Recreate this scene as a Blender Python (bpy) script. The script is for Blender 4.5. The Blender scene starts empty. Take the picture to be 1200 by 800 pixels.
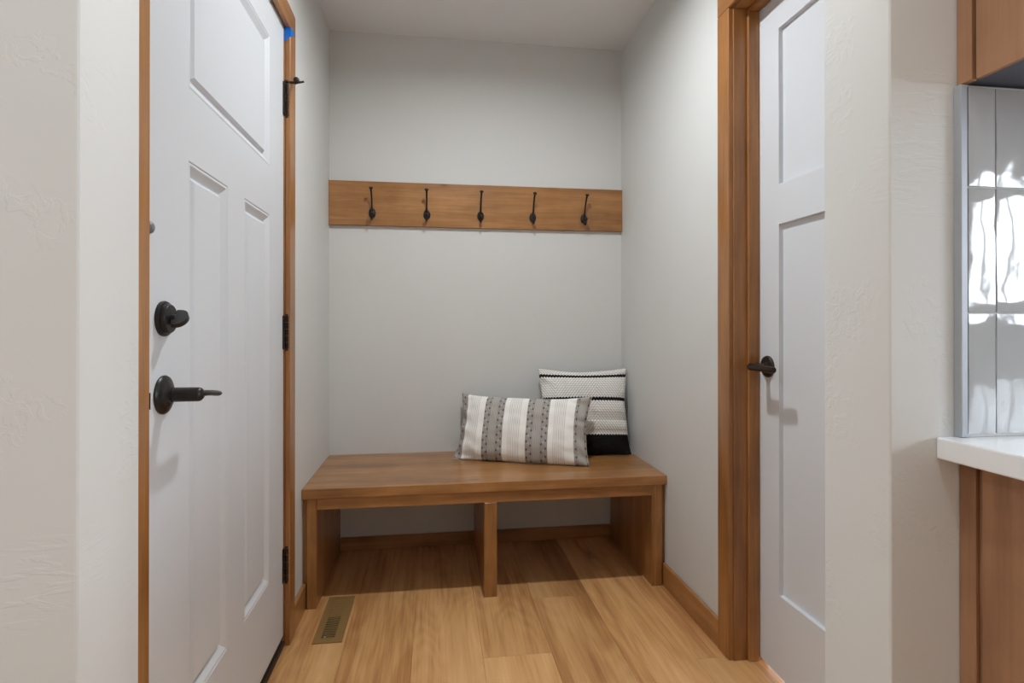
import bpy, bmesh, math, random
from mathutils import Vector, Matrix, noise as mnoise
random.seed(7)
S = bpy.context.scene
C = S.collection
PI = math.pi
R = math.radians

# ------------------------------------------------------------------ camera
cam_d = bpy.data.cameras.new('camera')
cam = bpy.data.objects.new('camera', cam_d)
C.objects.link(cam)
cam_d.sensor_width = 36.0
cam_d.lens = 654.93 / 1200 * 36.0
cam_d.shift_y = (379.15 - 400) / 1200
cam_d.clip_start = 0.02
cam.location = (0, 0, 1.073)
cam.rotation_euler = (R(90.155), 0, R(-8.004))
S.camera = cam

# ------------------------------------------------------------------ world, exposure
w = bpy.data.worlds.new('world')
S.world = w
w.use_nodes = True
bg = w.node_tree.nodes['Background']
bg.inputs['Color'].default_value = (0.82, 0.91, 1.0, 1)
bg.inputs['Strength'].default_value = 17.0
S.view_settings.view_transform = 'Standard'
S.view_settings.look = 'None'
S.view_settings.gamma = 1.0
S.view_settings.exposure = 0.0
S.view_settings.use_curve_mapping = False

LAMP_MUD = 15.8       # recessed light in the mudroom ceiling (watts)
LAMP_KIT = 6.8       # recessed light just outside the opening
LAMP_KIT2 = 7.0      # other recessed kitchen lights; the two side ones are added fill
LAMP_COL = (0.945, 0.98, 1.0)

# ------------------------------------------------------------------ key dimensions
XL, XR, YB, ZC = -0.492, 0.953, 2.757, 2.480      # mudroom walls, ceiling
YN, YF = 0.650, 0.775                              # wall with the opening (kitchen face, mudroom face)
OL, OR = -0.372, 0.587                             # opening jambs
KL, KR, KB = -1.9, 3.0, -3.2                       # kitchen extents

# ------------------------------------------------------------------ mesh helpers
def box(bm, x0, x1, y0, y1, z0, z1, bev=0.0, seg=1):
    v = [bm.verts.new(p) for p in ((x0,y0,z0),(x1,y0,z0),(x1,y1,z0),(x0,y1,z0),(x0,y0,z1),(x1,y0,z1),(x1,y1,z1),(x0,y1,z1))]
    fs = [bm.faces.new([v[i] for i in f]) for f in ((0,3,2,1),(4,5,6,7),(0,1,5,4),(1,2,6,5),(2,3,7,6),(3,0,4,7))]
    if bev:
        es = list({e for f in fs for e in f.edges})
        bmesh.ops.bevel(bm, geom=es, offset=bev, segments=seg, affect='EDGES', profile=0.5)
    return bm

def frame_of(axis):
    a = Vector(axis).normalized()
    t = Vector((0,0,1)) if abs(a.z) < 0.9 else Vector((1,0,0))
    u = a.cross(t).normalized()
    return a, u, a.cross(u).normalized()

def lathe(bm, origin, axis, prof, n=32):
    """prof: list of (distance along axis, radius)"""
    a, u, v = frame_of(axis)
    o = Vector(origin)
    rings = []
    for d, r in prof:
        if r < 1e-6:
            rings.append([bm.verts.new(o + a*d)])
        else:
            rings.append([bm.verts.new(o + a*d + (u*math.cos(2*PI*k/n) + v*math.sin(2*PI*k/n))*r) for k in range(n)])
    for A, B in zip(rings, rings[1:]):
        for k in range(n):
            k2 = (k+1) % n
            if len(A) == 1 and len(B) == 1: continue
            if len(A) == 1: bm.faces.new((A[0], B[k], B[k2]))
            elif len(B) == 1: bm.faces.new((A[k], B[0], A[k2]))
            else: bm.faces.new((A[k], B[k], B[k2], A[k2]))
    if len(rings[0]) > 1: bm.faces.new(rings[0][::-1])
    if len(rings[-1]) > 1: bm.faces.new(rings[-1])
    return bm

def sweep(bm, pts, rads, n=14, flat=None):
    """round tube along pts; flat = (vector, factor) squashes the section along a vector"""
    pts = [Vector(p) for p in pts]
    rings = []
    prev = None
    for i, p in enumerate(pts):
        t = (pts[min(i+1, len(pts)-1)] - pts[max(i-1, 0)]).normalized()
        if prev is None:
            _, u, v = frame_of(t)
        else:
            u = (prev - t*prev.dot(t)).normalized(); v = t.cross(u)
        prev = u
        ring = []
        for k in range(n):
            off = (u*math.cos(2*PI*k/n) + v*math.sin(2*PI*k/n)) * rads[i]
            if flat:
                fv = Vector(flat[0]).normalized()
                off -= fv * off.dot(fv) * (1-flat[1])
            ring.append(bm.verts.new(p + off))
        rings.append(ring)
    for A, B in zip(rings, rings[1:]):
        for k in range(n):
            bm.faces.new((A[k], A[(k+1)%n], B[(k+1)%n], B[k]))
    bm.faces.new(rings[0][::-1]); bm.faces.new(rings[-1])
    return bm

def bez(p0, p1, p2, p3, n=10):
    out = []
    for i in range(n+1):
        t = i/n
        out.append(tuple((1-t)**3*a + 3*(1-t)**2*t*b + 3*(1-t)*t*t*c + t**3*d for a,b,c,d in zip(p0,p1,p2,p3)))
    return out

def wloc(o):
    v = Vector(o.location)
    if o.parent: v = v + wloc(o.parent)
    return v

def obj(name, bm, m, parent=None, smooth=None, origin=None):
    """ONE mesh object; bm is in world coordinates"""
    bmesh.ops.recalc_face_normals(bm, faces=bm.faces)
    base = wloc(parent) if parent else Vector((0,0,0))
    org = Vector(origin) if origin is not None else (base if parent else Vector((0,0,0)))
    me = bpy.data.meshes.new(name)
    bmesh.ops.translate(bm, verts=bm.verts, vec=-org)
    bm.to_mesh(me); bm.free()
    me.materials.append(M[m])
    if smooth is not None:
        for p in me.polygons: p.use_smooth = True
        try: me.set_sharp_from_angle(angle=R(smooth))
        except Exception: pass
    o = bpy.data.objects.new(name, me)
    C.objects.link(o)
    if parent: o.parent = parent
    o.location = org - base
    return o

def inst(name, me, parent, wpos, scale=(1,1,1), rot=(0,0,0)):
    o = bpy.data.objects.new(name, me)
    C.objects.link(o)
    o.parent = parent
    o.location = Vector(wpos) - (wloc(parent) if parent else Vector((0,0,0)))
    o.scale = scale; o.rotation_euler = rot
    return o

def tag(o, label, cat, group=None, kind=None):
    o['label'] = label; o['category'] = cat
    if group: o['group'] = group
    if kind: o['kind'] = kind
    return o

def thing(name, label, cat, loc, group=None, kind=None):
    o = bpy.data.objects.new(name, None)
    C.objects.link(o); o.location = loc; o.empty_display_size = 0.05
    return tag(o, label, cat, group, kind)

def B(*a, **k):
    return box(bmesh.new(), *a, **k)

# ------------------------------------------------------------------ materials
M = {}
def srgb(r, g, b):
    f = lambda c: (c/255/12.92) if c/255 <= 0.04045 else ((c/255+0.055)/1.055)**2.4
    return (f(r), f(g), f(b), 1)

class NT:
    def __init__(s, name):
        s.m = bpy.data.materials.new(name); s.m.use_nodes = True
        s.t = s.m.node_tree; s.b = s.t.nodes['Principled BSDF']; M[name] = s.m
    def n(s, kind, **kw):
        nd = s.t.nodes.new('ShaderNode' + kind)
        for k, v in kw.items():
            if k.startswith('i_'):
                key = k[2:].replace('_', ' ')
                nd.inputs[key].default_value = v
            else: setattr(nd, k, v)
        return nd
    def l(s, a, b): s.t.links.new(a, b)
    def math(s, op, a, b=None, c=None, clamp=False):
        nd = s.t.nodes.new('ShaderNodeMath'); nd.operation = op; nd.use_clamp = clamp
        for i, v in enumerate((a, b, c)):
            if v is None: continue
            if isinstance(v, (int, float)): nd.inputs[i].default_value = v
            else: s.l(v, nd.inputs[i])
        return nd.outputs[0]
    def ramp(s, fac, stops, interp='LINEAR'):
        nd = s.t.nodes.new('ShaderNodeValToRGB'); nd.color_ramp.interpolation = interp
        el = nd.color_ramp.elements
        while len(el) < len(stops): el.new(0.5)
        for e, (p, c) in zip(el, stops):
            e.position = p; e.color = c if len(c) == 4 else (*c, 1)
        s.l(fac, nd.inputs[0]); return nd.outputs[0]
    def mix(s, fac, a, b, mode='MIX'):
        nd = s.t.nodes.new('ShaderNodeMix'); nd.data_type = 'RGBA'; nd.blend_type = mode
        for sock, v in ((nd.inputs[0], fac), (nd.inputs[6], a), (nd.inputs[7], b)):
            if isinstance(v, (int, float)): sock.default_value = v
            elif isinstance(v, tuple): sock.default_value = v
            else: s.l(v, sock)
        return nd.outputs[2]
    def noise(s, vec, scale, detail=2.0, rough=0.5, dist=0.0):
        nd = s.n('TexNoise', i_Scale=scale, i_Detail=detail, i_Roughness=rough, i_Distortion=dist)
        if vec is not None: s.l(vec, nd.inputs['Vector'])
        return nd.outputs[0]
    def bump(s, h, strength, dist):
        nd = s.n('Bump', i_Strength=strength, i_Distance=dist)
        s.l(h, nd.inputs['Height']); s.l(nd.outputs[0], s.b.inputs['Normal'])
    def set(s, **kw):
        for k, v in kw.items():
            s.b.inputs[k.replace('_', ' ')].default_value = v

G1 = (1,1,1,1); G0 = (0,0,0,1)

def mat_plain(name, col, rough=0.5, metal=0.0, spec=None, nbump=None, var=0.05):
    t = NT(name); t.set(Base_Color=col, Roughness=rough, Metallic=metal)
    if spec is not None: t.b.inputs['Specular IOR Level'].default_value = spec
    tc = t.n('TexCoord')
    nz = t.noise(tc.outputs['Object'], 35.0, 3.0)
    t.l(t.mix(nz, tuple(c*(1-var) for c in col[:3])+(1,), tuple(min(1,c*(1+var)) for c in col[:3])+(1,)), t.b.inputs['Base Color'])
    if nbump:
        t.bump(t.noise(tc.outputs['Object'], nbump[0], 3.0), nbump[1], nbump[2])
    return t

def mat_wall(name, col, trowel=1.0):
    """painted hand-trowelled drywall"""
    t = NT(name); t.set(Base_Color=col, Roughness=0.72)
    geo = t.n('NewGeometry'); pos = geo.outputs['Position']
    mp = t.n('Mapping'); t.l(pos, mp.inputs['Vector']); mp.inputs['Rotation'].default_value = (0.5, 0.4, 0.3)
    mask = t.ramp(t.noise(mp.outputs[0], 7.5, 2.0), [(0.57, G0), (0.65, G1)])
    mask = t.math('MULTIPLY', mask, trowel)
    knock = t.ramp(t.noise(mp.outputs[0], 58.0, 4.0, 0.55, 0.9), [(0.50, G0), (0.56, G1)])
    mp2 = t.n('Mapping'); t.l(pos, mp2.inputs['Vector']); mp2.inputs['Rotation'].default_value = (0.9, 0.2, 0.7); mp2.inputs['Scale'].default_value = (16, 16, 80)
    drag = t.ramp(t.noise(mp2.outputs[0], 1.0, 4.0, 0.55, 0.8), [(0.50, G0), (0.58, G1)])
    mask2 = t.ramp(t.noise(mp.outputs[0], 3.1, 1.0), [(0.60, G0), (0.66, G1)])
    h = t.math('ADD', t.math('MULTIPLY', mask, knock), t.math('MULTIPLY', t.math('MULTIPLY', mask2, drag), 0.5*trowel))
    broad = t.noise(pos, 4.0, 2.0)
    fine = t.noise(pos, 260.0, 2.0)
    h = t.math('ADD', h, t.math('MULTIPLY', broad, 1.1))
    h = t.math('ADD', h, t.math('MULTIPLY', fine, 0.10))
    t.bump(h, 0.22, 0.0016)
    c = t.mix(broad, tuple(x*0.97 for x in col[:3])+(1,), tuple(min(1,x*1.02) for x in col[:3])+(1,))
    t.l(c, t.b.inputs['Base Color'])

def mat_wood(name, dark, mid, light, axis, rough=0.38, blotch=0.5, seed=0.0):
    """stained alder: fine straight grain along axis with soft blotches and a few knots"""
    t = NT(name); t.set(Roughness=rough)
    tc = t.n('TexCoord'); oi = t.n('ObjectInfo')
    off = t.n('Combine' + 'XYZ')
    r9 = t.math('MULTIPLY', oi.outputs['Random'], 19.0)
    for i in range(3): t.l(r9, off.inputs[i])
    add = t.n('VectorMath', operation='ADD'); t.l(tc.outputs['Object'], add.inputs[0]); t.l(off.outputs[0], add.inputs[1])
    sc = [9.0, 9.0, 9.0]; sc['XYZ'.index(axis)] = 0.9
    mp = t.n('Mapping'); t.l(add.outputs[0], mp.inputs['Vector']); mp.inputs['Scale'].default_value = sc
    g = t.noise(mp.outputs[0], 1.6, 5.0, 0.6, 0.9)
    sc2 = [120.0]*3; sc2['XYZ'.index(axis)] = 4.0
    mp2 = t.n('Mapping'); t.l(add.outputs[0], mp2.inputs['Vector']); mp2.inputs['Scale'].default_value = sc2
    f = t.noise(mp2.outputs[0], 1.0, 3.0, 0.6)
    bl = t.noise(add.outputs[0], 7.0, 3.0, 0.55)
    v = t.math('ADD', t.math('MULTIPLY', g, 0.55), t.math('ADD', t.math('MULTIPLY', f, 0.2), t.math('MULTIPLY', bl, 0.25*blotch*2)))
    col = t.ramp(v, [(0.33, dark), (0.50, mid), (0.68, light)])
    # small knots
    kmp = t.n('Mapping'); t.l(add.outputs[0], kmp.inputs['Vector']); ks = [5.0]*3; ks['XYZ'.index(axis)] = 2.6; kmp.inputs['Scale'].default_value = ks
    vo = t.n('TexVoronoi', i_Scale=1.0, i_Randomness=1.0); t.l(kmp.outputs[0], vo.inputs['Vector'])
    k = t.ramp(vo.outputs['Distance'], [(0.02, (1,1,1,1)), (0.075, G0)])
    col = t.mix(t.math('MULTIPLY', k, 0.55), col, tuple(c*0.45 for c in dark[:3])+(1,))
    t.l(col, t.b.inputs['Base Color'])
    t.bump(f, 0.08, 0.001)
    t.b.inputs['Coat Weight'].default_value = 0.25
    t.b.inputs['Coat Roughness'].default_value = 0.2

def mat_oak(name):
    """oak floor plank; grain along Y, tone from the object colour"""
    t = NT(name); t.set(Roughness=0.42)
    tc = t.n('TexCoord'); oi = t.n('ObjectInfo'); geo = t.n('NewGeometry')
    r9 = t.math('MULTIPLY', oi.outputs['Random'], 37.0)
    off = t.n('CombineXYZ'); t.l(r9, off.inputs[0]); t.l(t.math('MULTIPLY', r9, 1.7), off.inputs[1]); t.l(t.math('MULTIPLY', r9, 0.6), off.inputs[2])
    add = t.n('VectorMath', operation='ADD'); t.l(geo.outputs['Position'], add.inputs[0]); t.l(off.outputs[0], add.inputs[1])
    def mp(sc):
        m = t.n('Mapping'); t.l(add.outputs[0], m.inputs['Vector']); m.inputs['Scale'].default_value = sc; return m.outputs[0]
    big = t.noise(mp((4.2, 0.75, 1)), 1.0, 2.0, 0.5, 0.4)
    # cathedral rings: contour lines of a stretched noise field
    ringf = t.noise(mp((3.4, 0.55, 1)), 1.3, 2.0, 0.45, 0.25)
    rings = t.math('SINE', t.math('MULTIPLY', ringf, 120.0))
    rings = t.math('MULTIPLY_ADD', rings, 0.5, 0.5)
    fib = t.noise(mp((150.0, 4.0, 1)), 1.0, 4.0, 0.65)
    fib2 = t.noise(mp((42.0, 1.6, 1)), 1.0, 3.0, 0.6)
    strk = t.noise(mp((11.0, 0.9, 1)), 1.0, 3.0, 0.55, 0.6)
    v = t.math('ADD', t.math('MULTIPLY', big, 0.34), t.math('MULTIPLY', rings, 0.022))
    v = t.math('ADD', v, t.math('MULTIPLY', strk, 0.30))
    v = t.math('ADD', v, t.math('MULTIPLY', fib, 0.16))
    v = t.math('ADD', v, t.math('MULTIPLY', fib2, 0.16))
    col = t.ramp(v, [(0.34, srgb(146,100,60)), (0.43, srgb(190,138,86)), (0.51, srgb(220,171,115)), (0.63, srgb(238,194,140))])
    # knots and dark mineral streaks
    vo = t.n('TexVoronoi', i_Scale=1.0, i_Randomness=1.0); t.l(mp((5.5, 1.15, 1)), vo.inputs['Vector'])
    k = t.ramp(vo.outputs['Distance'], [(0.0, G1), (0.07, (0.6,0.6,0.6,1)), (0.20, G0)])
    k = t.math('MULTIPLY', k, t.ramp(t.noise(mp((60.0, 9.0, 1)), 1.0, 3.0), [(0.35, G0), (0.6, G1)]))
    col = t.mix(t.math('MULTIPLY', k, 0.9), col, srgb(92,58,34))
    col = t.mix(1.0, col, oi.outputs['Color'], 'MULTIPLY')
    t.l(col, t.b.inputs['Base Color'])
    t.bump(t.math('ADD', fib, t.math('MULTIPLY', rings, 0.2)), 0.10, 0.001)

WALLC = srgb(216, 217, 215)
mat_wall('wall_paint', WALLC, 1.0)
mat_wall('wall_paint_smooth', WALLC, 0.32)
mat_wall('ceiling_paint', srgb(230, 231, 231), 0.4)
mat_plain('door_white', srgb(216, 220, 225), 0.42, var=0.003)
mat_plain('bronze', (0.030, 0.028, 0.027, 1), 0.36, 0.55, nbump=(120, 0.05, 0.0005))
mat_plain('bronze_brown', (0.040, 0.027, 0.020, 1), 0.34, 0.65, nbump=(160, 0.06, 0.0005))
mat_plain('black_metal', (0.018, 0.016, 0.015, 1), 0.45, 0.4)
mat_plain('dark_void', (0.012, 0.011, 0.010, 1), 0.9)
mat_plain('subfloor', srgb(96, 66, 40), 0.9)
mat_plain('threshold_bronze', (0.040, 0.028, 0.020, 1), 0.5, 0.3)
mat_plain('vent_tan', srgb(158, 126, 78), 0.45, 0.25)
mat_plain('tape_blue', srgb(10, 110, 205), 0.7, nbump=(300, 0.2, 0.0006))
mat_plain('quartz', srgb(240, 243, 246), 0.22, var=0.01)
mat_plain('grout', srgb(222, 223, 223), 0.8)
mat_plain('trim_metal', srgb(172, 176, 182), 0.5, 0.35)
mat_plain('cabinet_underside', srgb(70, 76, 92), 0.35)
mat_plain('rubber_grey', srgb(120, 122, 128), 0.3)
mat_plain('crumb', srgb(225, 205, 170), 0.8)
mat_plain('white_plastic', srgb(232, 232, 230), 0.4)
WD = (srgb(122, 80, 42), srgb(161, 112, 63), srgb(190, 139, 88))
for ax in 'XYZ':
    mat_wood('wood_' + ax, *WD, ax, rough=0.31)
TD = (srgb(128, 82, 40), srgb(164, 111, 60), srgb(190, 136, 80))
for ax in 'XYZ':
    mat_wood('trim_wood_' + ax, *TD, ax, rough=0.34, blotch=0.35)
CD = (srgb(112, 77, 54), srgb(141, 100, 71), srgb(165, 122, 89))
mat_wood('cabinet_wood', *CD, 'Z', rough=0.45, blotch=0.9)
mat_oak('oak')

t = NT('tile_glaze'); t.set(Roughness=0.06); t.b.inputs['IOR'].default_value = 1.55
tc = t.n('TexCoord'); geo = t.n('NewGeometry')
c = t.mix(t.noise(geo.outputs['Position'], 9.0, 3.0), srgb(170,172,173), srgb(194,195,196))
t.l(c, t.b.inputs['Base Color'])
t.bump(t.noise(geo.outputs['Position'], 38.0, 2.0), 0.10, 0.002)

t = NT('lamp_lens'); t.set(Base_Color=(1,1,1,1)); t.b.inputs['Emission Color'].default_value = (*LAMP_COL, 1); t.b.inputs['Emission Strength'].default_value = 6.0

# fabric of the lumbar pillow (pattern follows the cloth's own UV map)
t = NT('stripe_fabric'); t.set(Roughness=0.95); t.b.inputs['Specular IOR Level'].default_value = 0.1
uv = t.n('UVMap'); sep = t.n('SeparateXYZ'); t.l(uv.outputs[0], sep.inputs[0]); U_, V_ = sep.outputs[0], sep.outputs[1]
wgap = (1,1,1,1)
bands = [(0.0, G1), (0.055, G0), (0.215, G1), (0.375, G0), (0.545, G1), (0.705, G0), (0.895, G1)]
band = t.ramp(U_, bands, 'CONSTANT')                                     # 1 = grey woven band
# position inside a band pair (period about 0.33)
ph = t.math('FRACT', t.math('DIVIDE', t.math('SUBTRACT', U_, 0.215), 0.33))   # 0..0.485 grey band, rest white
gx = t.math('DIVIDE', ph, 0.485)                                              # 0..1 in grey band
wx = t.math('DIVIDE', t.math('SUBTRACT', ph, 0.485), 0.515)                   # 0..1 in white band
gl = t.math('MULTIPLY_ADD', t.math('SINE', t.math('MULTIPLY', gx, 2*PI*15)), 0.5, 0.5)
gcol = t.mix(t.math('MULTIPLY', gl, 0.55), srgb(164,159,153), srgb(208,203,197))
edge = t.ramp(gx, [(0.0, G1), (0.33, G0), (0.67, G1), (0.999, G1)], 'CONSTANT')
gcol = t.mix(t.math('MULTIPLY', edge, 0.55), gcol, srgb(150,145,140))
def dotcol(cx, shift):
    dx = t.math('DIVIDE', t.math('SUBTRACT', gx, cx), 0.045)
    fy = t.math('SUBTRACT', t.math('FRACT', t.math('ADD', t.math('MULTIPLY', V_, 9.5), shift)), 0.5)
    dy = t.math('DIVIDE', fy, 0.20)
    d = t.math('ADD', t.math('ABSOLUTE', dx), t.math('ABSOLUTE', dy))
    return t.math('LESS_THAN', d, 1.0)
for cx, sh in ((0.07, 0.0), (0.26, 0.5), (0.74, 0.25), (0.93, 0.75)):
    gcol = t.mix(t.math('MULTIPLY', dotcol(cx, sh), 0.85), gcol, srgb(66,62,60))
for cx, sh in ((0.165, 0.25), (0.835, 0.0)):
    gcol = t.mix(t.math('MULTIPLY', dotcol(cx, sh), 0.6), gcol, srgb(205,200,194))
wl = t.math('GREATER_THAN', t.math('SINE', t.math('MULTIPLY', wx, 2*PI*13)), 0.55)
wmask = t.ramp(wx, [(0.0, G0), (0.24, G1), (0.72, G0)], 'CONSTANT')
wcol = t.mix(t.math('MULTIPLY', t.math('MULTIPLY', wl, wmask), 0.55), srgb(246,244,239), srgb(158,154,149))
col = t.mix(band, wcol, gcol)
t.l(col, t.b.inputs['Base Color'])
wv = t.n('Mapping'); t.l(uv.outputs[0], wv.inputs['Vector']); wv.inputs['Scale'].default_value = (260, 130, 1)
t.bump(t.noise(wv.outputs[0], 1.0, 2.0), 0.5, 0.0015)

# chunky woven fabric of the square pillow
t = NT('knit_fabric'); t.set(Roughness=0.97); t.b.inputs['Specular IOR Level'].default_value = 0.08
uv = t.n('UVMap'); sep = t.n('SeparateXYZ'); t.l(uv.outputs[0], sep.inputs[0]); U_, V_ = sep.outputs[0], sep.outputs[1]
NR = 36.0
row = t.math('FLOOR', t.math('MULTIPLY', V_, NR))
alt = t.math('MULTIPLY_ADD', t.math('MODULO', row, 2.0), 2.0, -1.0)                 # -1 / +1 by row
inrow = t.math('FRACT', t.math('MULTIPLY', V_, NR))
dirn = t.ramp(U_, [(0.0, G1), (0.17, G0), (0.62, G1), (0.88, G0)], 'CONSTANT')
dirn = t.math('MULTIPLY_ADD', dirn, 2.0, -1.0)
slant = t.math('ADD', t.math('MULTIPLY', U_, 32.0), t.math('MULTIPLY', t.math('MULTIPLY', V_, dirn), NR*0.62))
st = t.math('ABSOLUTE', t.math('SINE', t.math('MULTIPLY', slant, PI)))
rw = t.math('SINE', t.math('MULTIPLY', inrow, PI))
hgt = t.math('MULTIPLY', t.math('POWER', st, 0.45), t.math('POWER', rw, 0.22))
zig = t.math('MULTIPLY', t.math('SINE', t.math('MULTIPLY', U_, 2*PI*30)), 0.006)
Vz = t.math('ADD', V_, zig)
W1, GR, BK = G1, (0.5,0.5,0.5,1), G0
zone = t.ramp(Vz, [(0.0, BK), (0.225, W1), (0.255, GR), (0.275, W1), (0.385, GR), (0.475, W1), (0.605, BK), (0.642, W1), (0.888, BK), (0.922, W1)], 'CONSTANT')
white = t.mix(hgt, srgb(170,166,161), srgb(250,248,243))
grey = t.mix(hgt, srgb(166,162,156), srgb(226,222,216))
black = t.mix(hgt, srgb(14,13,13), srgb(38,36,36))
isb = t.math('LESS_THAN', zone, 0.25); isw = t.math('GREATER_THAN', zone, 0.75)
col = t.mix(isw, grey, white); col = t.mix(isb, col, black)
t.l(col, t.b.inputs['Base Color'])
t.bump(hgt, 0.6, 0.004)
mat_plain('pillow_back', srgb(196,191,184), 0.95, spec=0.1, nbump=(300, 0.3, 0.001))
mat_plain('pillow_back_grey', srgb(120,116,112), 0.95, spec=0.1, nbump=(300, 0.3, 0.001))

# ================================================================== THE SETTING
# floor: sub-floor with single planks
floor = obj('floor', B(KL-0.1, KR+0.1, KB-0.1, YB+0.1, -0.06, -0.012), 'subfloor')
tag(floor, 'wide light oak plank floor of the mudroom', 'floor', kind='structure')
PW, PX0 = 0.2265, -0.068
plank_me = {}
def plank(x0, x1, y0, y1, tone):
    g = 0.00025
    key = (round(x1-x0,4), round(y1-y0,4))
    if key not in plank_me:
        hx, hy = (x1-x0)/2-g, (y1-y0)/2-g
        bm = B(-hx, hx, -hy, hy, -0.011, 0.0, bev=0.0006)
        me = bpy.data.meshes.new('plank'); bm.to_mesh(me); bm.free(); me.materials.append(M['oak']); plank_me[key] = me
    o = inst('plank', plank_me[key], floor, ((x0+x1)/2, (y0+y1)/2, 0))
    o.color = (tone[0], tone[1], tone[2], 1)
    return o
joints = {0: [1.10, -0.55], 1: [1.80, 0.35, -1.1], 2: [2.165, 0.70, -0.8], 3: [1.02, -0.5], 4: [1.70, 0.2, -1.2], -1: [0.85, -0.9], -2: [1.35, -0.15], -3: [0.3]}
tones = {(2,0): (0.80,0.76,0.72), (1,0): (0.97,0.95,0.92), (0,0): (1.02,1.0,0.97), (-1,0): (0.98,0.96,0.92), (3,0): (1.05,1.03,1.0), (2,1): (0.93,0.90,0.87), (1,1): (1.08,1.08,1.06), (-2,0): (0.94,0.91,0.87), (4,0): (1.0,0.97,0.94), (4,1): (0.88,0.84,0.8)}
kmin = int(math.floor((KL - PX0)/PW)); kmax = int(math.ceil((KR - PX0)/PW))
for k in range(kmin, kmax):
    x0, x1 = max(KL, PX0 + k*PW), min(KR, PX0 + (k+1)*PW)
    mud = -3 <= k <= 4
    ytop = YB if mud else YF
    js = sorted([j for j in joints.get(k, [random.uniform(-0.2, 0.5), random.uniform(-1.9, -1.0)]) if j < ytop-0.2] + ([-2.1] if mud else []), reverse=True)
    if mud: x0, x1 = max(x0, -0.60), min(x1, 1.07)
    ye = [ytop] + js + [KB]
    for i in range(len(ye)-1):
        v = random.uniform(0.90, 1.06)
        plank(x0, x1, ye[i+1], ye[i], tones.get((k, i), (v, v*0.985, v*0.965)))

# walls
tag(obj('wall_back', B(XL-0.12, XR+0.12, YB, YB+0.12, -0.01, ZC), 'wall_paint_smooth'), 'light grey back wall of the mudroom behind the bench', 'wall', kind='structure')
bm = bmesh.new()
box(bm, XL-0.12, XL, YF, 1.030, -0.01, ZC); box(bm, XL-0.12, XL, 1.985, YB, -0.01, ZC); box(bm, XL-0.12, XL, 1.030, 1.985, 2.095, ZC)
tag(obj('wall_left', bm, 'wall_paint_smooth'), 'light grey left side wall of the mudroom around the entry door', 'wall', kind='structure')
bm = bmesh.new()
box(bm, XR, XR+0.12, YF, 0.930, -0.01, ZC); box(bm, XR, XR+0.12, 1.694, YB, -0.01, ZC); box(bm, XR, XR+0.12, 0.930, 1.694, 2.115, ZC)
tag(obj('wall_right', bm, 'wall_paint_smooth'), 'light grey right side wall of the mudroom around the two-panel door', 'wall', kind='structure')
def end_wall(x0, x1, side):
    bm = B(x0, x1, YN, YF, -0.01, ZC)
    ex = x1 if side < 0 else x0
    es = [e for e in bm.edges if all(abs(v.co.x-ex) < 1e-5 for v in e.verts) and abs(e.verts[0].co.y-e.verts[1].co.y) < 1e-5]
    bmesh.ops.bevel(bm, geom=es, offset=0.0045, segments=3, affect='EDGES', profile=0.5)
    return bm
tag(obj('wall_front_left', end_wall(KL-0.1, OL, -1), 'wall_paint', smooth=30), 'trowelled grey wall end at the left of the opening', 'wall', kind='structure')
tag(obj('wall_front_right', end_wall(OR, KR+0.1, 1), 'wall_paint', smooth=30), 'trowelled grey wall end at the right beside the kitchen tile', 'wall', kind='structure')
tag(obj('wall_front_header', B(OL+0.0002, OR-0.0002, YN, YF, 2.06, ZC, bev=0.003), 'wall_paint'), 'grey drywall header added over the opening above the picture', 'wall', kind='structure')  # unseen; added to keep kitchen light from reaching under the bench
tag(obj('wall_kitchen_left', B(KL-0.1, KL, KB-0.1, YN, -0.01, ZC), 'wall_paint'), 'grey kitchen wall to the left behind the camera', 'wall', kind='structure')
tag(obj('wall_kitchen_rear', B(KL, KR, KB-0.1, KB, -0.01, ZC), 'wall_paint'), 'grey kitchen wall behind the camera', 'wall', kind='structure')
WY0, WY1, WZ0, WZ1 = -2.30, -0.55, 1.12, 1.88
bm = bmesh.new()
box(bm, KR, KR+0.1, KB-0.1, WY0, -0.01, ZC); box(bm, KR, KR+0.1, WY1, YN, -0.01, ZC)
box(bm, KR, KR+0.1, WY0, WY1, -0.01, WZ0); box(bm, KR, KR+0.1, WY0, WY1, WZ1, ZC)
tag(obj('wall_kitchen_right', bm, 'wall_paint'), 'grey kitchen wall with the window to the right of the camera', 'wall', kind='structure')
tag(obj('ceiling', B(KL-0.1, KR+0.1, KB-0.1, YB+0.12, ZC, ZC+0.1), 'ceiling_paint'), 'plain light grey painted ceiling', 'ceiling', kind='structure')

# kitchen window (lights the room from the right, mirrored in the glazed tile)
win = thing('window_1', 'white framed kitchen window out of view to the right', 'window', (KR+0.05, (WY0+WY1)/2, WZ0), kind='structure')
bm = bmesh.new(); fw = 0.05
box(bm, KR+0.01, KR+0.09, WY0, WY0+fw, WZ0, WZ1); box(bm, KR+0.01, KR+0.09, WY1-fw, WY1, WZ0, WZ1)
box(bm, KR+0.01, KR+0.09, WY0+fw, WY1-fw, WZ0, WZ0+fw); box(bm, KR+0.01, KR+0.09, WY0+fw, WY1-fw, WZ1-fw, WZ1)
obj('window_frame', bm, 'white_plastic', win)
obj('mullion', B(KR+0.015, KR+0.085, (WY0+WY1)/2-0.03, (WY0+WY1)/2+0.03, WZ0+fw, WZ1-fw), 'white_plastic', win)
pd = bpy.data.lights.new('window_portal', 'AREA'); pd.shape = 'RECTANGLE'; pd.size = WY1-WY0; pd.size_y = WZ1-WZ0
pd.cycles.is_portal = True
po = bpy.data.objects.new('window_portal', pd); C.objects.link(po)
po.location = (KR+0.095, (WY0+WY1)/2, (WZ0+WZ1)/2); po.rotation_euler = (0, R(90), R(0)); po.rotation_euler = (R(90), 0, R(90))

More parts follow.
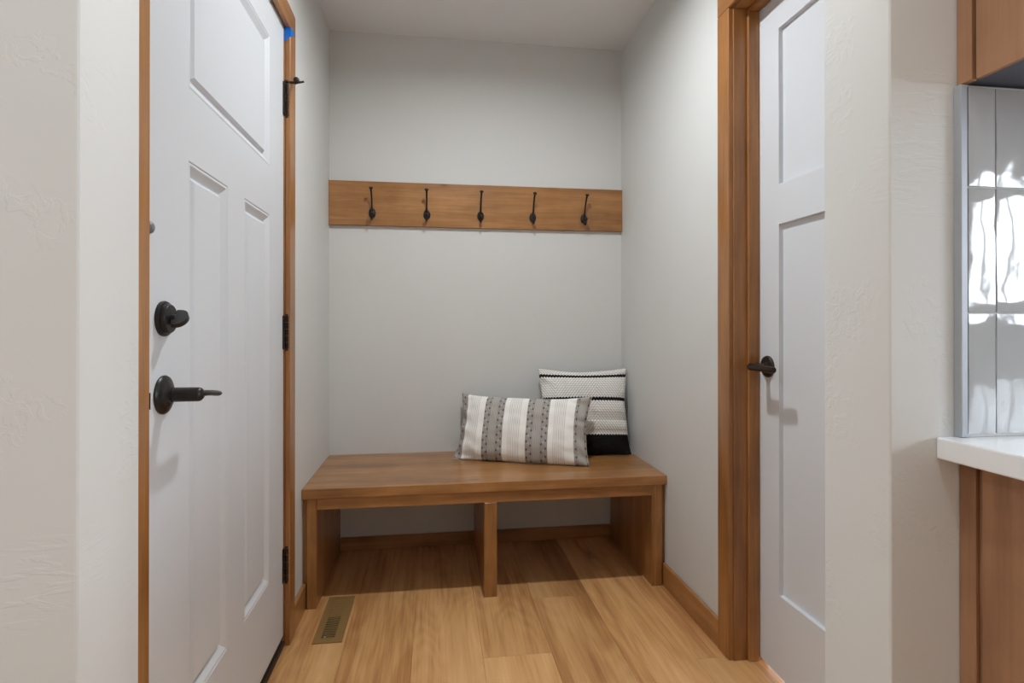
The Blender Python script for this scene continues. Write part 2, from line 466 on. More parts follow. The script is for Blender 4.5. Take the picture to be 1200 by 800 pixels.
# recessed ceiling lights
def downlight(x, y, watt, label):
    t = thing('recessed_light', label, 'ceiling light', (x, y, ZC), group='recessed ceiling lights')
    bm = bmesh.new()
    lathe(bm, (x, y, ZC-0.006), (0,0,1), [(0.004, 0.058), (0.0, 0.062), (0.0, 0.084), (0.004, 0.088), (0.0058, 0.088)], 40)
    for f in [f for f in bm.faces if len(f.verts) > 4]: bm.faces.remove(f)
    obj('trim_ring', bm, 'white_plastic', t, smooth=40)
    obj('lens', lathe(bmesh.new(), (x, y, ZC-0.0035), (0,0,1), [(0.0, 0.0), (0.0, 0.058), (0.003, 0.058), (0.003, 0.0)], 40), 'lamp_lens', t)
    d = bpy.data.lights.new('recessed_lamp', 'AREA'); d.shape = 'DISK'; d.size = 0.08; d.energy = watt; d.color = LAMP_COL; d.spread = R(166)
    o = bpy.data.objects.new('recessed_lamp', d); C.objects.link(o); o.parent = t; o.location = (0, 0, -0.012)
    return t
downlight(0.24, 1.64, LAMP_MUD, 'round recessed light in the mudroom ceiling above the picture')
downlight(0.12, 0.50, LAMP_KIT, 'round recessed kitchen light just in front of the opening')
downlight(0.12, -1.15, LAMP_KIT2*0.12, 'round recessed kitchen light behind the camera')
downlight(-1.45, -0.15, LAMP_KIT2*1.6, 'round recessed fill light added at the left behind the wall end')  # added lamp, brightens the wall ends and the counter edge
downlight(2.0, -0.2, LAMP_KIT2*1.2, 'round recessed fill light added near the window')  # added on the window side as fill for the kitchen-facing walls

# ------------------------------------------------------------------ doors
def ring_panel(bm, P, y0, y1, z0, z1, prof):
    """rectangular profile rings then a flat field; P maps (y, z, depth) to a point"""
    prev = None
    for ins, dep in prof:
        r = [bm.verts.new(P(*q, dep)) for q in ((y0+ins, z0+ins), (y1-ins, z0+ins), (y1-ins, z1-ins), (y0+ins, z1-ins))]
        if prev:
            for k in range(4): bm.faces.new((prev[k], prev[(k+1)%4], r[(k+1)%4], r[k]))
        prev = r
    bm.faces.new(prev)

def door_frame(bm, P, y0, y1, z0, z1, holes, thick):
    ys = sorted({y0, y1, *[h[0] for h in holes], *[h[1] for h in holes]})
    zs = sorted({z0, z1, *[h[2] for h in holes], *[h[3] for h in holes]})
    vs = {}
    def V(y, z, d):
        k = (y, z, d)
        if k not in vs: vs[k] = bm.verts.new(P(y, z, d))
        return vs[k]
    for a, b in zip(ys, ys[1:]):
        for c, d in zip(zs, zs[1:]):
            cy, cz = (a+b)/2, (c+d)/2
            if any(h[0] < cy < h[1] and h[2] < cz < h[3] for h in holes): continue
            bm.faces.new((V(a,c,0), V(b,c,0), V(b,d,0), V(a,d,0)))
    for a, b in zip(ys, ys[1:]):
        for z in (z0, z1): bm.faces.new((V(a,z,0), V(b,z,0), V(b,z,thick), V(a,z,thick)))
    for c, d in zip(zs, zs[1:]):
        for y in (y0, y1): bm.faces.new((V(y,c,0), V(y,d,0), V(y,d,thick), V(y,c,thick)))
    bm.faces.new((V(y0,z0,thick), V(y1,z0,thick), V(y1,z1,thick), V(y0,z1,thick)))

# left: six-foot-eight craftsman entry door, seen from inside
DX = -0.497
d1 = thing('door_1', 'white three-panel entry door with black lever handle and deadbolt', 'door', (DX, 1.50, 0.0), kind='structure')
PL = lambda y, z, d: (DX - d, y, z)
holes = [(1.226, 1.795, 1.559, 1.957), (1.226, 1.446, 0.285, 1.411), (1.567, 1.795, 0.285, 1.411)]
bm = bmesh.new(); door_frame(bm, PL, 1.050, 1.9565, 0.037, 2.085, holes, 0.044)
obj('slab', bm, 'door_white', d1)
prof = [(0.0, 0.0), (0.0025, 0.0020), (0.005, 0.0008), (0.008, 0.0008), (0.026, 0.0125), (0.029, 0.0125), (0.037, 0.0040)]
for h in holes:
    bm = bmesh.new(); ring_panel(bm, PL, *h, prof); obj('panel', bm, 'door_white', d1)
obj('bottom_sweep', B(DX-0.040, DX-0.003, 1.050, 1.9565, 0.020, 0.037), 'black_metal', d1)
for zc in (1.830, 1.049, 0.271):                                      # hinges
    bm = bmesh.new()
    for i in range(5):
        lathe(bm, (DX+0.010, 1.9635, zc-0.056+i*0.0224), (0,0,1), [(0.0006,0.0066),(0.0014,0.0075),(0.0210,0.0075),(0.0218,0.0066)], 16)
    lathe(bm, (DX+0.010, 1.9635, zc+0.056), (0,0,1), [(0,0.004),(0.002,0.0062),(0.005,0.0055),(0.007,0.0)], 14)
    lathe(bm, (DX+0.010, 1.9635, zc-0.056), (0,0,-1), [(0,0.004),(0.002,0.0062),(0.005,0.0055),(0.007,0.0)], 14)
    hg = obj('hinge', bm, 'bronze_brown', d1, smooth=35)
    obj('leaf', B(DX-0.001, DX+0.0045, 1.9460, 1.9575, zc-0.056, zc+0.056, bev=0.0008), 'bronze_brown', hg)
    if zc > 1.5:
        hx, hy, hz = DX+0.010, 1.9635, zc+0.060
        bm = bmesh.new()
        lathe(bm, (hx, hy, hz-0.003), (0,0,1), [(0,0.010),(0.006,0.010)], 18)
        box(bm, hx, hx+0.030, hy-0.006, hy+0.006, hz-0.003, hz+0.002, bev=0.001)
        sweep(bm, [(hx+0.024, hy+0.006, hz), (hx+0.036, hy-0.010, hz-0.004), (hx+0.058, hy-0.022, hz-0.005)], [0.0042, 0.004, 0.003], 10)
        st = obj('pin_stop', bm, 'bronze_brown', hg, smooth=40)
        bm = bmesh.new()
        lathe(bm, (hx+0.028, hy+0.006, hz+0.012), (0.3,-0.9,0), [(-0.010,0.004),(-0.010,0.009),(0.000,0.010),(0.003,0.006)], 16)
        obj('stop_pad', bm, 'black_metal', hg, smooth=40)
HY = 1.1165
bm = bmesh.new()                                                        # lever set
lathe(bm, (DX, HY, 0.944), (1,0,0), [(0,0.0355),(0.003,0.0362),(0.006,0.0345),(0.0085,0.030),(0.010,0.0235),(0.0125,0.0215),(0.0150,0.0150),(0.0165,0.0145)], 44)
lv = obj('lever_handle', bm, 'bronze', d1, smooth=40)
bm = bmesh.new()
lathe(bm, (DX+0.015, HY, 0.944), (1,0,0), [(0,0.0142),(0.003,0.0145),(0.004,0.0122),(0.006,0.0122),(0.007,0.0136),(0.048,0.0132),(0.052,0.0118),(0.056,0.0075)], 28)
pts = bez((DX+0.060, HY-0.004, 0.945), (DX+0.070, HY+0.022, 0.945), (DX+0.062, HY+0.060, 0.940), (DX+0.060, HY+0.098, 0.934), 12)
sweep(bm, pts, [0.0105,0.0105,0.0103,0.010,0.0098,0.0096,0.0094,0.0095,0.0095,0.0095,0.0095,0.0095,0.0093], 14, flat=((0,0,1), 0.58))
obj('lever', bm, 'bronze', lv, smooth=45)
bm = bmesh.new()                                                        # deadbolt
lathe(bm, (DX, HY, 1.085), (1,0,0), [(0,0.0325),(0.004,0.0332),(0.007,0.0318),(0.0075,0.0285),(0.0115,0.0280),(0.0150,0.0255),(0.0155,0.0)], 44)
db = obj('deadbolt', bm, 'bronze', d1, smooth=35)
bm = bmesh.new()
lathe(bm, (DX+0.0150, HY, 1.085), (1,0,0), [(0,0.0085),(0.008,0.0080),(0.009,0.0)], 20)
n = 18
prof_t = [(0.006, -0.0205)] + [(0.014 + 0.016*math.cos(-PI/2 + PI*i/n), 0.0205*math.sin(-PI/2 + PI*i/n)) for i in range(n+1)] + [(0.006, 0.0205), (0.004, 0.008), (0.004, -0.008)]
tv = []
for th in (-0.0045, 0.0045):
    row = []
    for xx, q in prof_t:
        row.append(bm.verts.new((DX+0.014+xx, HY + q*0.76 - th*0.65, 1.085 + q*0.65 + th*0.76)))
    tv.append(row)
bm.faces.new(tv[0]); bm.faces.new(tv[1][::-1])
for i in range(len(prof_t)):
    j = (i+1) % len(prof_t); bm.faces.new((tv[0][i], tv[0][j], tv[1][j], tv[1][i]))
obj('thumb_turn', bm, 'bronze', db, smooth=30)
bm = bmesh.new()
lathe(bm, (DX, 1.0665, 1.246), (1,0,0), [(0,0.0115),(0.004,0.010),(0.007,0.006),(0.008,0)], 18)
bp = obj('bumper', bm, 'rubber_grey', d1, smooth=40)

# left door jamb, casing, threshold
def casing_leg(bm, xw, sgn, y0, y1, z0, z1, inner, th=0.016):
    """flat casing with a stepped back band edge; xw = wall face, sgn = room side, inner = +1 if the inner edge is at y1"""
    xa, xb = sorted((xw, xw+sgn*th))
    box(bm, xa, xb, y0, y1, z0, z1, bev=0.0018)
bm = bmesh.new()
casing_leg(bm, XL, 1, 1.960, 2.031, 0.0, 2.072, -1)
tr = obj('trim_1', bm, 'trim_wood_Z'); tag(tr, 'stained wood casing on the hinge side of the entry door', 'door casing', kind='structure')
bm = bmesh.new(); casing_leg(bm, XL, 1, 0.953, 1.024, 0.0, 2.072, 1)
tag(obj('trim_2', bm, 'trim_wood_Z'), 'stained wood casing on the latch side of the entry door', 'door casing', kind='structure')
bm = bmesh.new(); box(bm, XL, XL+0.016, 0.953, 2.031, 2.0724, 2.142, bev=0.0018)
tag(obj('trim_3', bm, 'trim_wood_Y'), 'stained wood head casing over the entry door', 'door casing', kind='structure')
bm = bmesh.new()
box(bm, XL-0.11, XL-0.0002, 1.9585, 1.985, 0.0, 2.087); box(bm, XL-0.11, XL-0.0002, 1.030, 1.048, 0.0, 2.087); box(bm, XL-0.11, XL-0.0002, 1.030, 1.985, 2.087, 2.095)
tag(obj('trim_4', bm, 'trim_wood_Z'), 'stained wood jamb lining around the entry door', 'door jamb', kind='structure')
tag(obj('trim_5', B(XL-0.115, XL-0.001, 1.048, 1.9585, 0.0, 0.0195, bev=0.002), 'threshold_bronze'), 'dark bronze threshold under the entry door', 'threshold', kind='structure')
bm = B(XL-0.004, XL+0.0166, 1.0236, 1.0252, 0.930, 0.958)
tag(obj('strike_plate', bm, 'bronze_brown', None, origin=(XL, 1.0244, 0.930)), 'small dark strike plate on the edge of the latch-side casing', 'strike plate')

# right: two-panel shaker door
EX = 1.0356
d2 = thing('door_2', 'white two-panel shaker door with bronze lever behind the right wall end', 'door', (EX, 1.31, 0.0), kind='structure')
PRt = lambda y, z, d: (EX + d, y, z)
holes2 = [(1.055, 1.5623, 1.4998, 1.9724), (1.055, 1.5623, 0.2555, 1.3788)]
bm = bmesh.new(); door_frame(bm, PRt, 0.955, 1.669, 0.013, 2.086, holes2, 0.035); obj('slab', bm, 'door_white', d2)
for h in holes2:
    bm = bmesh.new(); ring_panel(bm, PRt, *h, [(0.0, 0.0), (0.0022, 0.0125)]); obj('panel', bm, 'door_white', d2)
HY2 = 1.618
bm = bmesh.new()
lathe(bm, (EX, HY2, 0.944), (-1,0,0), [(0,0.0335),(0.003,0.034),(0.006,0.0325),(0.009,0.028),(0.010,0.018),(0.012,0.0145),(0.016,0.0135)], 40)
lv2 = obj('lever_handle', bm, 'bronze_brown', d2, smooth=40)
bm = bmesh.new()
lathe(bm, (EX-0.015, HY2, 0.944), (-1,0,0), [(0,0.0120),(0.004,0.0105),(0.040,0.0098),(0.047,0.0095)], 24)
pts = bez((EX-0.057, HY2+0.008, 0.944), (EX-0.064, HY2-0.020, 0.944), (EX-0.056, HY2-0.060, 0.943), (EX-0.054, HY2-0.112, 0.942), 12)
sweep(bm, pts, [0.0095,0.0115,0.0115,0.011,0.0108,0.0106,0.0104,0.0102,0.010,0.010,0.010,0.0098,0.0085], 14, flat=((0,1,0), 0.98))
obj('lever', bm, 'bronze_brown', lv2, smooth=45)
bm = bmesh.new(); casing_leg(bm, XR, -1, 1.677, 1.748, 0.0, 2.0930, -1)
tag(obj('trim_6', bm, 'trim_wood_Z'), 'stained wood casing on the far side of the two-panel door', 'door casing', kind='structure')
bm = bmesh.new(); casing_leg(bm, XR, -1, 0.876, 0.947, 0.0, 2.0930, 1)
tag(obj('trim_7', bm, 'trim_wood_Z'), 'stained wood casing on the near side of the two-panel door', 'door casing', kind='structure')
tag(obj('trim_8', B(XR-0.016, XR, 0.876, 1.748, 2.0934, 2.163, bev=0.0018), 'trim_wood_Y'), 'stained wood head casing over the two-panel door', 'door casing', kind='structure')
bm = bmesh.new()
box(bm, XR-0.001, XR+0.118, 1.672, 1.694, 0, 2.0885, bev=0.001); box(bm, XR-0.001, XR+0.118, 0.930, 0.952, 0, 2.0885, bev=0.001)
tag(obj('trim_9', bm, 'trim_wood_Z'), 'stained wood side jambs lining the two-panel door', 'door jamb', kind='structure')
tag(obj('trim_10', B(XR-0.001, XR+0.118, 0.930, 1.694, 2.0889, 2.115, bev=0.001), 'trim_wood_Y'), 'stained wood head jamb over the two-panel door', 'door jamb', kind='structure')
bm = bmesh.new()
box(bm, 0.997, 1.0345, 1.661, 1.672, 0, 2.0885, bev=0.0016); box(bm, 0.997, 1.0345, 0.952, 0.963, 0, 2.0885, bev=0.0016)
tag(obj('trim_11', bm, 'trim_wood_Z'), 'stained wood door stop strips against the two-panel door', 'door stop', kind='structure')
tag(obj('trim_12', B(0.997, 1.0345, 0.963, 1.661, 2.0770, 2.0885, bev=0.0016), 'trim_wood_Y'), 'stained wood stop strip under the head jamb of the two-panel door', 'door stop', kind='structure')

# baseboards
def baseboard(name, x0, x1, y0, y1, h, m, label):
    bm = B(x0, x1, y0, y1, 0.0, h, bev=0.002)
    tag(obj(name, bm, m), label, 'baseboard', kind='structure')
baseboard('baseboard_left', XL, XL+0.014, 2.0313, 2.215, 0.092, 'wood_Y', 'short stained baseboard between the entry door casing and the bench')
baseboard('baseboard_right', XR-0.014, XR, 1.7483, 2.215, 0.0905, 'wood_Y', 'stained baseboard on the right wall between the door casing and the bench')
baseboard('baseboard_back', -0.436, 0.889, YB-0.013, YB, 0.062, 'wood_X', 'low stained baseboard on the back wall under the bench')

# ================================================================== THINGS
# bench
bench = thing('mudroom_bench', 'built-in stained wood bench with two open cubbies under the seat', 'bench', (0.23, 2.47, 0.0))
obj('seat_top', B(XL+0.001, XR-0.001, 2.190, YB-0.001, 0.4177, 0.4556, bev=0.0022, seg=2), 'wood_X', bench)
obj('front_rail', B(-0.4365, 0.8895, 2.199, 2.219, 0.373, 0.4175, bev=0.001), 'wood_X', bench)
for x0, x1 in ((-0.473, -0.437), (0.8900, 0.934)):
    obj('side_panel', B(x0, x1, 2.1985, 2.742, 0.0, 0.4175, bev=0.0015), 'wood_Z', bench)
obj('divider', B(0.198, 0.2495, 2.1985, YB-0.015, 0.0, 0.3725, bev=0.0015), 'wood_Z', bench)
for x0, x1 in ((XL+0.001, -0.4735), (0.9345, XR-0.001)):
    obj('filler_strip', B(x0, x1, 2.216 if x0 < 0 else 2.216, 2.236, 0.0, 0.4175), 'wood_Z', bench)

# hook rail
rail = thing('hook_rail', 'stained wood coat rail with five black double hooks on the back wall', 'coat rack', (0.23, YB, 1.655))
RF = YB - 0.019
obj('board', B(XL+0.0006, XR-0.0006, RF, YB-0.0002, 1.5491, 1.7607, bev=0.0015), 'wood_X', rail)
def make_hook():
    o = (0, 0, 0)
    bm = bmesh.new()                                  # oval domed plate, origin at the plate centre
    lathe(bm, (0,0,0), (0,-1,0), [(0,0.0165),(0.0025,0.0168),(0.0055,0.0150),(0.0080,0.0100),(0.0090,0.0)], 28)
    for v in bm.verts: v.co.z *= 1.42
    p = obj('coat_hook', bm, 'black_metal', None, smooth=40)
    bm = bmesh.new()
    pts = bez((0,-0.006,0.004), (0,-0.022,0.030), (0,-0.018,0.070), (0,-0.058,0.106), 14)
    sweep(bm, pts, [0.0062,0.0058,0.0052,0.0048,0.0044,0.0042,0.0040,0.0040,0.0040,0.0040,0.0040,0.0041,0.0042,0.0044,0.0046], 12)
    lathe(bm, (0,-0.056,0.104), (0,-0.62,0.78), [(0,0.0045),(0.003,0.0088),(0.006,0.0098),(0.0085,0.0085),(0.0095,0)], 18)
    u = obj('upper_prong', bm, 'black_metal', None, smooth=45)
    bm = bmesh.new()
    pts = bez((0,-0.006,-0.010), (0,-0.020,-0.042), (0,-0.044,-0.040), (0,-0.046,-0.012), 12)
    sweep(bm, pts, [0.0058,0.0054,0.005,0.0048,0.0046,0.0044,0.0044,0.0044,0.0044,0.0044,0.0044,0.0044,0.0044], 12)
    lathe(bm, (0,-0.046,-0.012), (0,0,1), [(-0.004,0.0),(-0.002,0.006),(0.003,0.0088),(0.008,0.0082),(0.0115,0.0045),(0.0125,0)], 18)
    l = obj('lower_prong', bm, 'black_metal', None, smooth=45)
    sc = [obj('screw', lathe(bmesh.new(), (0,-0.0035,zz), (0,-1,0), [(0,0.0034),(0.002,0.0032),(0.003,0.0)], 12), 'bronze', None, smooth=40) for zz in (0.016, -0.0165)]
    return p, u, l, *sc
hk = make_hook()
for i, (hx, tilt) in enumerate(((-0.290, 0.0), (-0.032, 0.0), (0.229, 0.0), (0.489, 0.5), (0.750, 1.5))):
    P_ = hk[0] if i == 0 else hk[0].copy()
    if i: C.objects.link(P_)
    P_.parent = rail; P_.location = Vector((hx, RF, 1.607)) - Vector(rail.location); P_.rotation_euler = (0, R(tilt), 0)
    for q in hk[1:]:
        c_ = q if i == 0 else q.copy()
        if i: C.objects.link(c_)
        c_.parent = P_; c_.location = (0,0,0)

# pillows
def pillow(name, w, h, T, bmid, yaw, lean, mat, backmat, pinx, piny, seed, n=(120, 90), ridge=None):
    cu, su = math.cos(R(yaw)), math.sin(R(yaw))
    U = Vector((cu, su, 0)); Bk = Vector((-su, cu, 0)); Z = Vector((0,0,1))
    V = Bk*math.sin(R(lean)) + Z*math.cos(R(lean)); N = -Bk*math.cos(R(lean)) + Z*math.sin(R(lean))
    cen = Vector(bmid) + V*h
    nu, nv = n
    bm = bmesh.new(); uvl = bm.loops.layers.uv.new('UVMap')
    def pt(i, j, side):
        s, t = -1+2*i/nu, -1+2*j/nv
        es = (1-abs(s)**2.4); et = (1-abs(t)**2.4)
        x = w*s*(1 - pinx*(1-t*t)*abs(s)**3)
        y = h*t*(1 - (piny if t > 0 else piny*0.12)*(1-s*s)*abs(t)**3)
        th = T * max(0, es*et)**0.55
        q = Vector((s*2.1+seed, t*1.4-seed, side*3.0))
        wr = mnoise.noise(q*1.3)*0.10 + mnoise.noise(q*3.0)*0.05
        # gather folds near the short ends
        cr = (abs(s)**6)*0.9 + (abs(s*t)**3)*0.8
        fold = cr*0.010*math.sin(t*13 + s*6 + seed*2 + 2.2*mnoise.noise(q*2.2))
        z = side*th*(1+wr) + side*min(1, th/0.02)*fold
        if ridge and side > 0: z += ridge((s+1)/2, (t+1)/2)*min(1, th/0.025)
        edge = max(abs(s), abs(t))**8
        z += edge*0.006*math.sin(s*5+t*7+seed)
        p = cen + U*x + V*y + N*z
        p.z = max(p.z, bmid[2] + 0.0008)
        return p
    F = [[bm.verts.new(pt(i, j, 1)) for j in range(nv+1)] for i in range(nu+1)]
    Kb = [[F[i][j] if i in (0, nu) or j in (0, nv) else bm.verts.new(pt(i, j, -1)) for j in range(nv+1)] for i in range(nu+1)]
    def quad(G, i, j, flip, mi):
        idx = [(i,j),(i+1,j),(i+1,j+1),(i,j+1)]
        if flip: idx = idx[::-1]
        f = bm.faces.new([G[a][b] for a, b in idx]); f.material_index = mi; f.smooth = True
        for l, (a, b) in zip(f.loops, idx): l[uvl].uv = (a/nu, b/nv)
    for i in range(nu):
        for j in range(nv):
            quad(F, i, j, False, 0); quad(Kb, i, j, True, 1)
    org = Vector(bmid)
    bmesh.ops.translate(bm, verts=bm.verts, vec=-org)
    me = bpy.data.meshes.new(name); bm.to_mesh(me); bm.free()
    me.materials.append(M[mat]); me.materials.append(M[backmat])
    o = bpy.data.objects.new(name, me); C.objects.link(o); o.location = org
    # seam cord round the rim
    rim = [(i, 0) for i in range(0, nu)] + [(nu, j) for j in range(0, nv)] + [(i, nv) for i in range(nu, 0, -1)] + [(0, j) for j in range(nv, 0, -1)]
    pts = [pt(i, j, 1) for i, j in rim[::2]]
    bm = bmesh.new(); pts.append(pts[0])
    pts = [Vector((p.x, p.y, max(p.z, bmid[2]+0.0026))) for p in pts]
    sweep(bm, pts, [0.0013]*len(pts), 6)
    obj('seam', bm, backmat, o, smooth=60)
    return o
SEAT = 0.4556
def ridge_knit(u, v):
    f = lambda a, b: max(0, math.sin(PI*(v-a)/(b-a)))**0.5 if a < v < b else 0
    return 0.004*f(0.642, 0.888) + 0.004*f(0.475, 0.605) + 0.006*f(0.275, 0.385) + 0.003*f(0.03, 0.225)
pl2 = pillow('throw_pillow', 0.220, 0.210, 0.058, (0.716, 2.575, SEAT), -6.0, 15.0, 'knit_fabric', 'pillow_back', 0.09, 0.10, 4.7, n=(130, 130), ridge=ridge_knit)
tag(pl2, 'square black and cream chunky woven pillow leaning in the corner', 'pillow')
pl1 = pillow('lumbar_pillow', 0.312, 0.158, 0.070, (0.383, 2.480, SEAT), -21.0, 24.0, 'stripe_fabric', 'pillow_back', 0.07, 0.13, 1.3, n=(150, 80))
tag(pl1, 'long white and grey striped lumbar pillow lying in front of the woven one', 'pillow')

# floor register
fx0, fx1, fy0, fy1 = -0.405, -0.306, 1.955, 2.280
reg = thing('floor_register', 'tan metal floor vent beside the left bench leg', 'floor vent', ((fx0+fx1)/2, (fy0+fy1)/2, 0.0))
ix0, ix1, iy0, iy1 = -0.381, -0.335, 1.980, 2.264
bm = bmesh.new()
for a in ((fx0, ix0, fy0, fy1), (ix1, fx1, fy0, fy1), (ix0, ix1, fy0, iy0), (ix0, ix1, iy1, fy1)):
    box(bm, *a, 0.0005, 0.0042)
bmesh.ops.remove_doubles(bm, verts=bm.verts, dist=1e-5)
obj('frame', bm, 'vent_tan', reg)
obj('duct_shade', B(ix0, ix1, iy0, iy0+0.146, 0.0003, 0.0008), 'dark_void', reg)  # thin near-black sheet; shade of the open duct put into its colour
obj('damper', B(ix0, ix1, iy0+0.146, iy1, 0.0003, 0.0020), 'vent_tan', reg)
sm = bpy.data.meshes.new('slat'); bm = B(-(ix1-ix0)/2, (ix1-ix0)/2, -0.0028, 0.0028, -0.0012, 0.0014, bev=0.0006); bm.to_mesh(sm); bm.free(); sm.materials.append(M['vent_tan'])
ns = 24
for i in range(ns):
    inst('slat', sm, reg, ((ix0+ix1)/2, iy0 + (i+0.5)*(iy1-iy0)/ns, 0.0026), rot=(R(-12), 0, 0))
obj('lever_tab', B(-0.371, -0.365, 1.9835, 1.9895, 0.003, 0.0065), 'trim_metal', reg)

# painter's tape on the corner of the casing
bm = bmesh.new()
def sheet(bm, pts, off):
    A = [bm.verts.new(p) for p in pts]; D = [bm.verts.new(Vector(p)+Vector(off)) for p in pts]
    bm.faces.new(A); bm.faces.new(D[::-1])
    for i in range(len(pts)):
        j = (i+1) % len(pts); bm.faces.new((A[i], D[i], D[j], A[j]))
ye, xf = 1.9596, XL+0.0162
sheet(bm, ((DX+0.0012, ye, 2.076), (DX+0.0012, ye, 2.022), (xf+0.0006, ye, 2.042), (xf+0.0006, ye, 2.074)), (0, -0.0012, 0))
sheet(bm, ((xf, ye-0.0012, 2.042), (xf, ye-0.0012, 2.074), (xf, 2.006, 2.079), (xf, 2.012, 2.070)), (0.0008, 0, 0))
tag(obj('painter_tape', bm, 'tape_blue', None, origin=(XL+0.016, 1.96, 2.02)), 'scrap of bright blue painter tape at the top corner of the entry door', 'tape')

# ------------------------------------------------------------------ kitchen corner at the right
CX = 0.688
def shaker_front(bm, x0, x1, yf, z0, z1, rail_w=0.057, th=0.019):
    for a in ((x0, x0+rail_w, z0, z1), (x1-rail_w, x1, z0, z1)): box(bm, a[0], a[1], yf-th, yf, a[2], a[3], bev=0.001)
    for a in ((z0, z0+rail_w), (z1-rail_w, z1)): box(bm, x0+rail_w, x1-rail_w, yf-th, yf, a[0], a[1], bev=0.001)
    box(bm, x0+rail_w, x1-rail_w, yf-th+0.009, yf-0.002, z0+rail_w, z1-rail_w)
CW = 1.50
bc = thing('base_cabinet', 'stained wood base cabinet end below the white countertop', 'cabinet', (CX+CW/2, 0.36, 0.0))
obj('body', B(CX+0.006, CX+CW, 0.062, YN-0.001, 0.10, 0.8975), 'cabinet_wood', bc)
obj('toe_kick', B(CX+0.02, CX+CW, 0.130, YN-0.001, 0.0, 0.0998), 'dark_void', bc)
obj('scribe_strip', B(CX-0.001, CX+0.0058, 0.6265, YN-0.001, 0.0, 0.8975, bev=0.0012), 'cabinet_wood', bc)
obj('end_panel', B(CX, CX+0.0058, 0.062, 0.6185, 0.0, 0.8975, bev=0.0008), 'cabinet_wood', bc)
for i in range(3):
    x0 = CX + 0.004 + i*(CW/3)
    bm = bmesh.new(); shaker_front(bm, x0, x0+CW/3-0.006, 0.0618, 0.105, 0.69); dd = obj('door', bm, 'cabinet_wood', bc)
    obj('handle', lathe(bmesh.new(), (x0+CW/3-0.035, 0.0428, 0.64), (0,-1,0), [(0,0.006),(0.012,0.005),(0.015,0.013),(0.023,0.013),(0.026,0)], 20), 'bronze', dd, smooth=40)
    bm = B(x0, x0+CW/3-0.006, 0.0428, 0.0618, 0.697, 0.888, bev=0.001); dr = obj('drawer', bm, 'cabinet_wood', bc)
    obj('handle', lathe(bmesh.new(), (x0+CW/6, 0.0428, 0.79), (0,-1,0), [(0,0.006),(0.012,0.005),(0.015,0.013),(0.023,0.013),(0.026,0)], 20), 'bronze', dr, smooth=40)
ct = obj('countertop', B(0.6535, CX+CW, 0.020, YN-0.0005, 0.8983, 0.9262, bev=0.0022, seg=2), 'quartz', None, origin=(CX+CW/2, 0.33, 0.8983))
tag(ct, 'white quartz countertop against the tiled wall', 'countertop')
uc = thing('upper_cabinet', 'stained wood upper cabinet end at the top right above the tile', 'cabinet', (CX+CW/2, 0.48, 1.39))
obj('body', B(CX+0.006, CX+CW, 0.335, YN-0.001, 1.3940, 2.30), 'cabinet_wood', uc)
obj('underside', B(CX+0.010, CX+CW-0.004, 0.339, YN-0.003, 1.3905, 1.3938), 'cabinet_underside', uc)
obj('scribe_strip', B(CX-0.0035, CX+0.0058, 0.6285, YN-0.001, 1.3880, 2.30, bev=0.0012), 'cabinet_wood', uc)
obj('end_panel', B(CX, CX+0.0058, 0.335, 0.6255, 1.3880, 2.30, bev=0.0008), 'cabinet_wood', uc)
for i in range(3):
    x0 = CX + 0.002 + i*(CW/3)
    bm = bmesh.new(); shaker_front(bm, x0, x0+CW/3-0.005, 0.3348, 1.392, 2.296); dd = obj('door', bm, 'cabinet_wood', uc)
    obj('handle', lathe(bmesh.new(), (x0+CW/3-0.035, 0.3158, 1.44), (0,-1,0), [(0,0.006),(0.012,0.005),(0.015,0.013),(0.023,0.013),(0.026,0)], 20), 'bronze', dd, smooth=40)

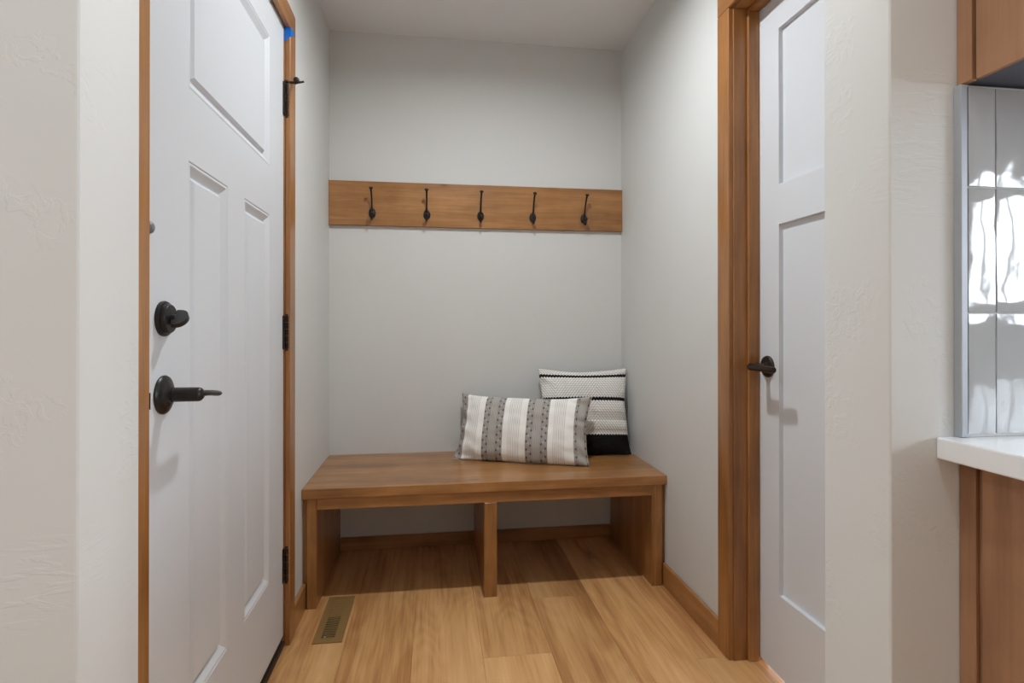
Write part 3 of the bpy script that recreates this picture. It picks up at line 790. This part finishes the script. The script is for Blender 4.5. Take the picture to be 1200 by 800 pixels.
# glazed tile backsplash: every tile a piece of its own
TX0, TX1, TZ0, TZ1 = 0.680, CX+CW, 0.9265, 1.3872
bs = thing('tile_backsplash', 'glossy pale grey handmade tile between counter and upper cabinet', 'backsplash', ((TX0+TX1)/2, YN, TZ0))
obj('edge_trim', B(TX0, TX0+0.0105, YN-0.0115, YN-0.0002, TZ0, TZ1, bev=0.0012), 'trim_metal', bs)
obj('grout', B(TX0+0.0105, TX1, YN-0.0080, YN-0.0002, TZ0, TZ1), 'grout', bs)
xs = [TX0+0.0115, 0.734]
while xs[-1] < TX1 - 0.02: xs.append(min(TX1, xs[-1]+0.165))
zs = [TZ0+0.003, 1.089, 1.254, TZ1-0.001]
for i in range(len(xs)-1):
    for j in range(3):
        g = 0.0012
        x0, x1, z0, z1 = xs[i]+g, xs[i+1]-g, zs[j]+g, zs[j+1]-g
        if x1-x0 < 0.01: continue
        nx, nz = max(4, int((x1-x0)/0.010)), max(4, int((z1-z0)/0.010))
        if i > 3: nx, nz = 5, 5
        bm = bmesh.new(); sd = Vector((i*3.7, j*5.1, 2.0)); rows = []
        for a in range(nx+1):
            rr = []
            for b in range(nz+1):
                x, z = x0+(x1-x0)*a/nx, z0+(z1-z0)*b/nz
                e = min(a, nx-a, b, nz-b)
                dz = 0.0015*mnoise.noise(Vector((x*22, z*14, 0))+sd) + 0.0007*mnoise.noise(Vector((x*60, z*45, 3))+sd)
                y = YN - 0.0105 + dz + (0.0006 if e == 0 else 0)
                rr.append(bm.verts.new((x, y, z)))
            rows.append(rr)
        for a in range(nx):
            for b in range(nz): bm.faces.new((rows[a][b], rows[a+1][b], rows[a+1][b+1], rows[a][b+1]))
        # edges back to the grout
        rim = [(a,0) for a in range(nx)] + [(nx,b) for b in range(nz)] + [(a,nz) for a in range(nx,0,-1)] + [(0,b) for b in range(nz,0,-1)]
        lo = [bm.verts.new((rows[a][b].co.x, YN-0.0070, rows[a][b].co.z)) for a, b in rim]
        for q in range(len(rim)):
            q2 = (q+1) % len(rim); A, Bq = rows[rim[q][0]][rim[q][1]], rows[rim[q2][0]][rim[q2][1]]
            bm.faces.new((A, lo[q], lo[q2], Bq))
        obj('tile', bm, 'tile_glaze', bs, smooth=50)

# crumbs on the floor
bm = bmesh.new()
for x, y, r_ in ((0.115, 2.70, 0.0022), (0.175, 2.715, 0.0028), (0.60, 2.60, 0.002), (0.67, 2.62, 0.0025), (0.675, 2.53, 0.0022), (0.72, 2.62, 0.0018), (0.02, 2.17, 0.0025), (-0.40, 1.80, 0.0025), (-0.365, 2.05, 0.0015)):
    lathe(bm, (x, y, 0.0002), (0.2,0.1,1), [(0,r_*0.7),(r_*0.6,r_),(r_*1.1,r_*0.5),(r_*1.2,0)], 6)
tag(obj('floor_crumbs', bm, 'crumb'), 'tiny pale crumbs scattered on the floor under the bench', 'crumbs', kind='stuff')
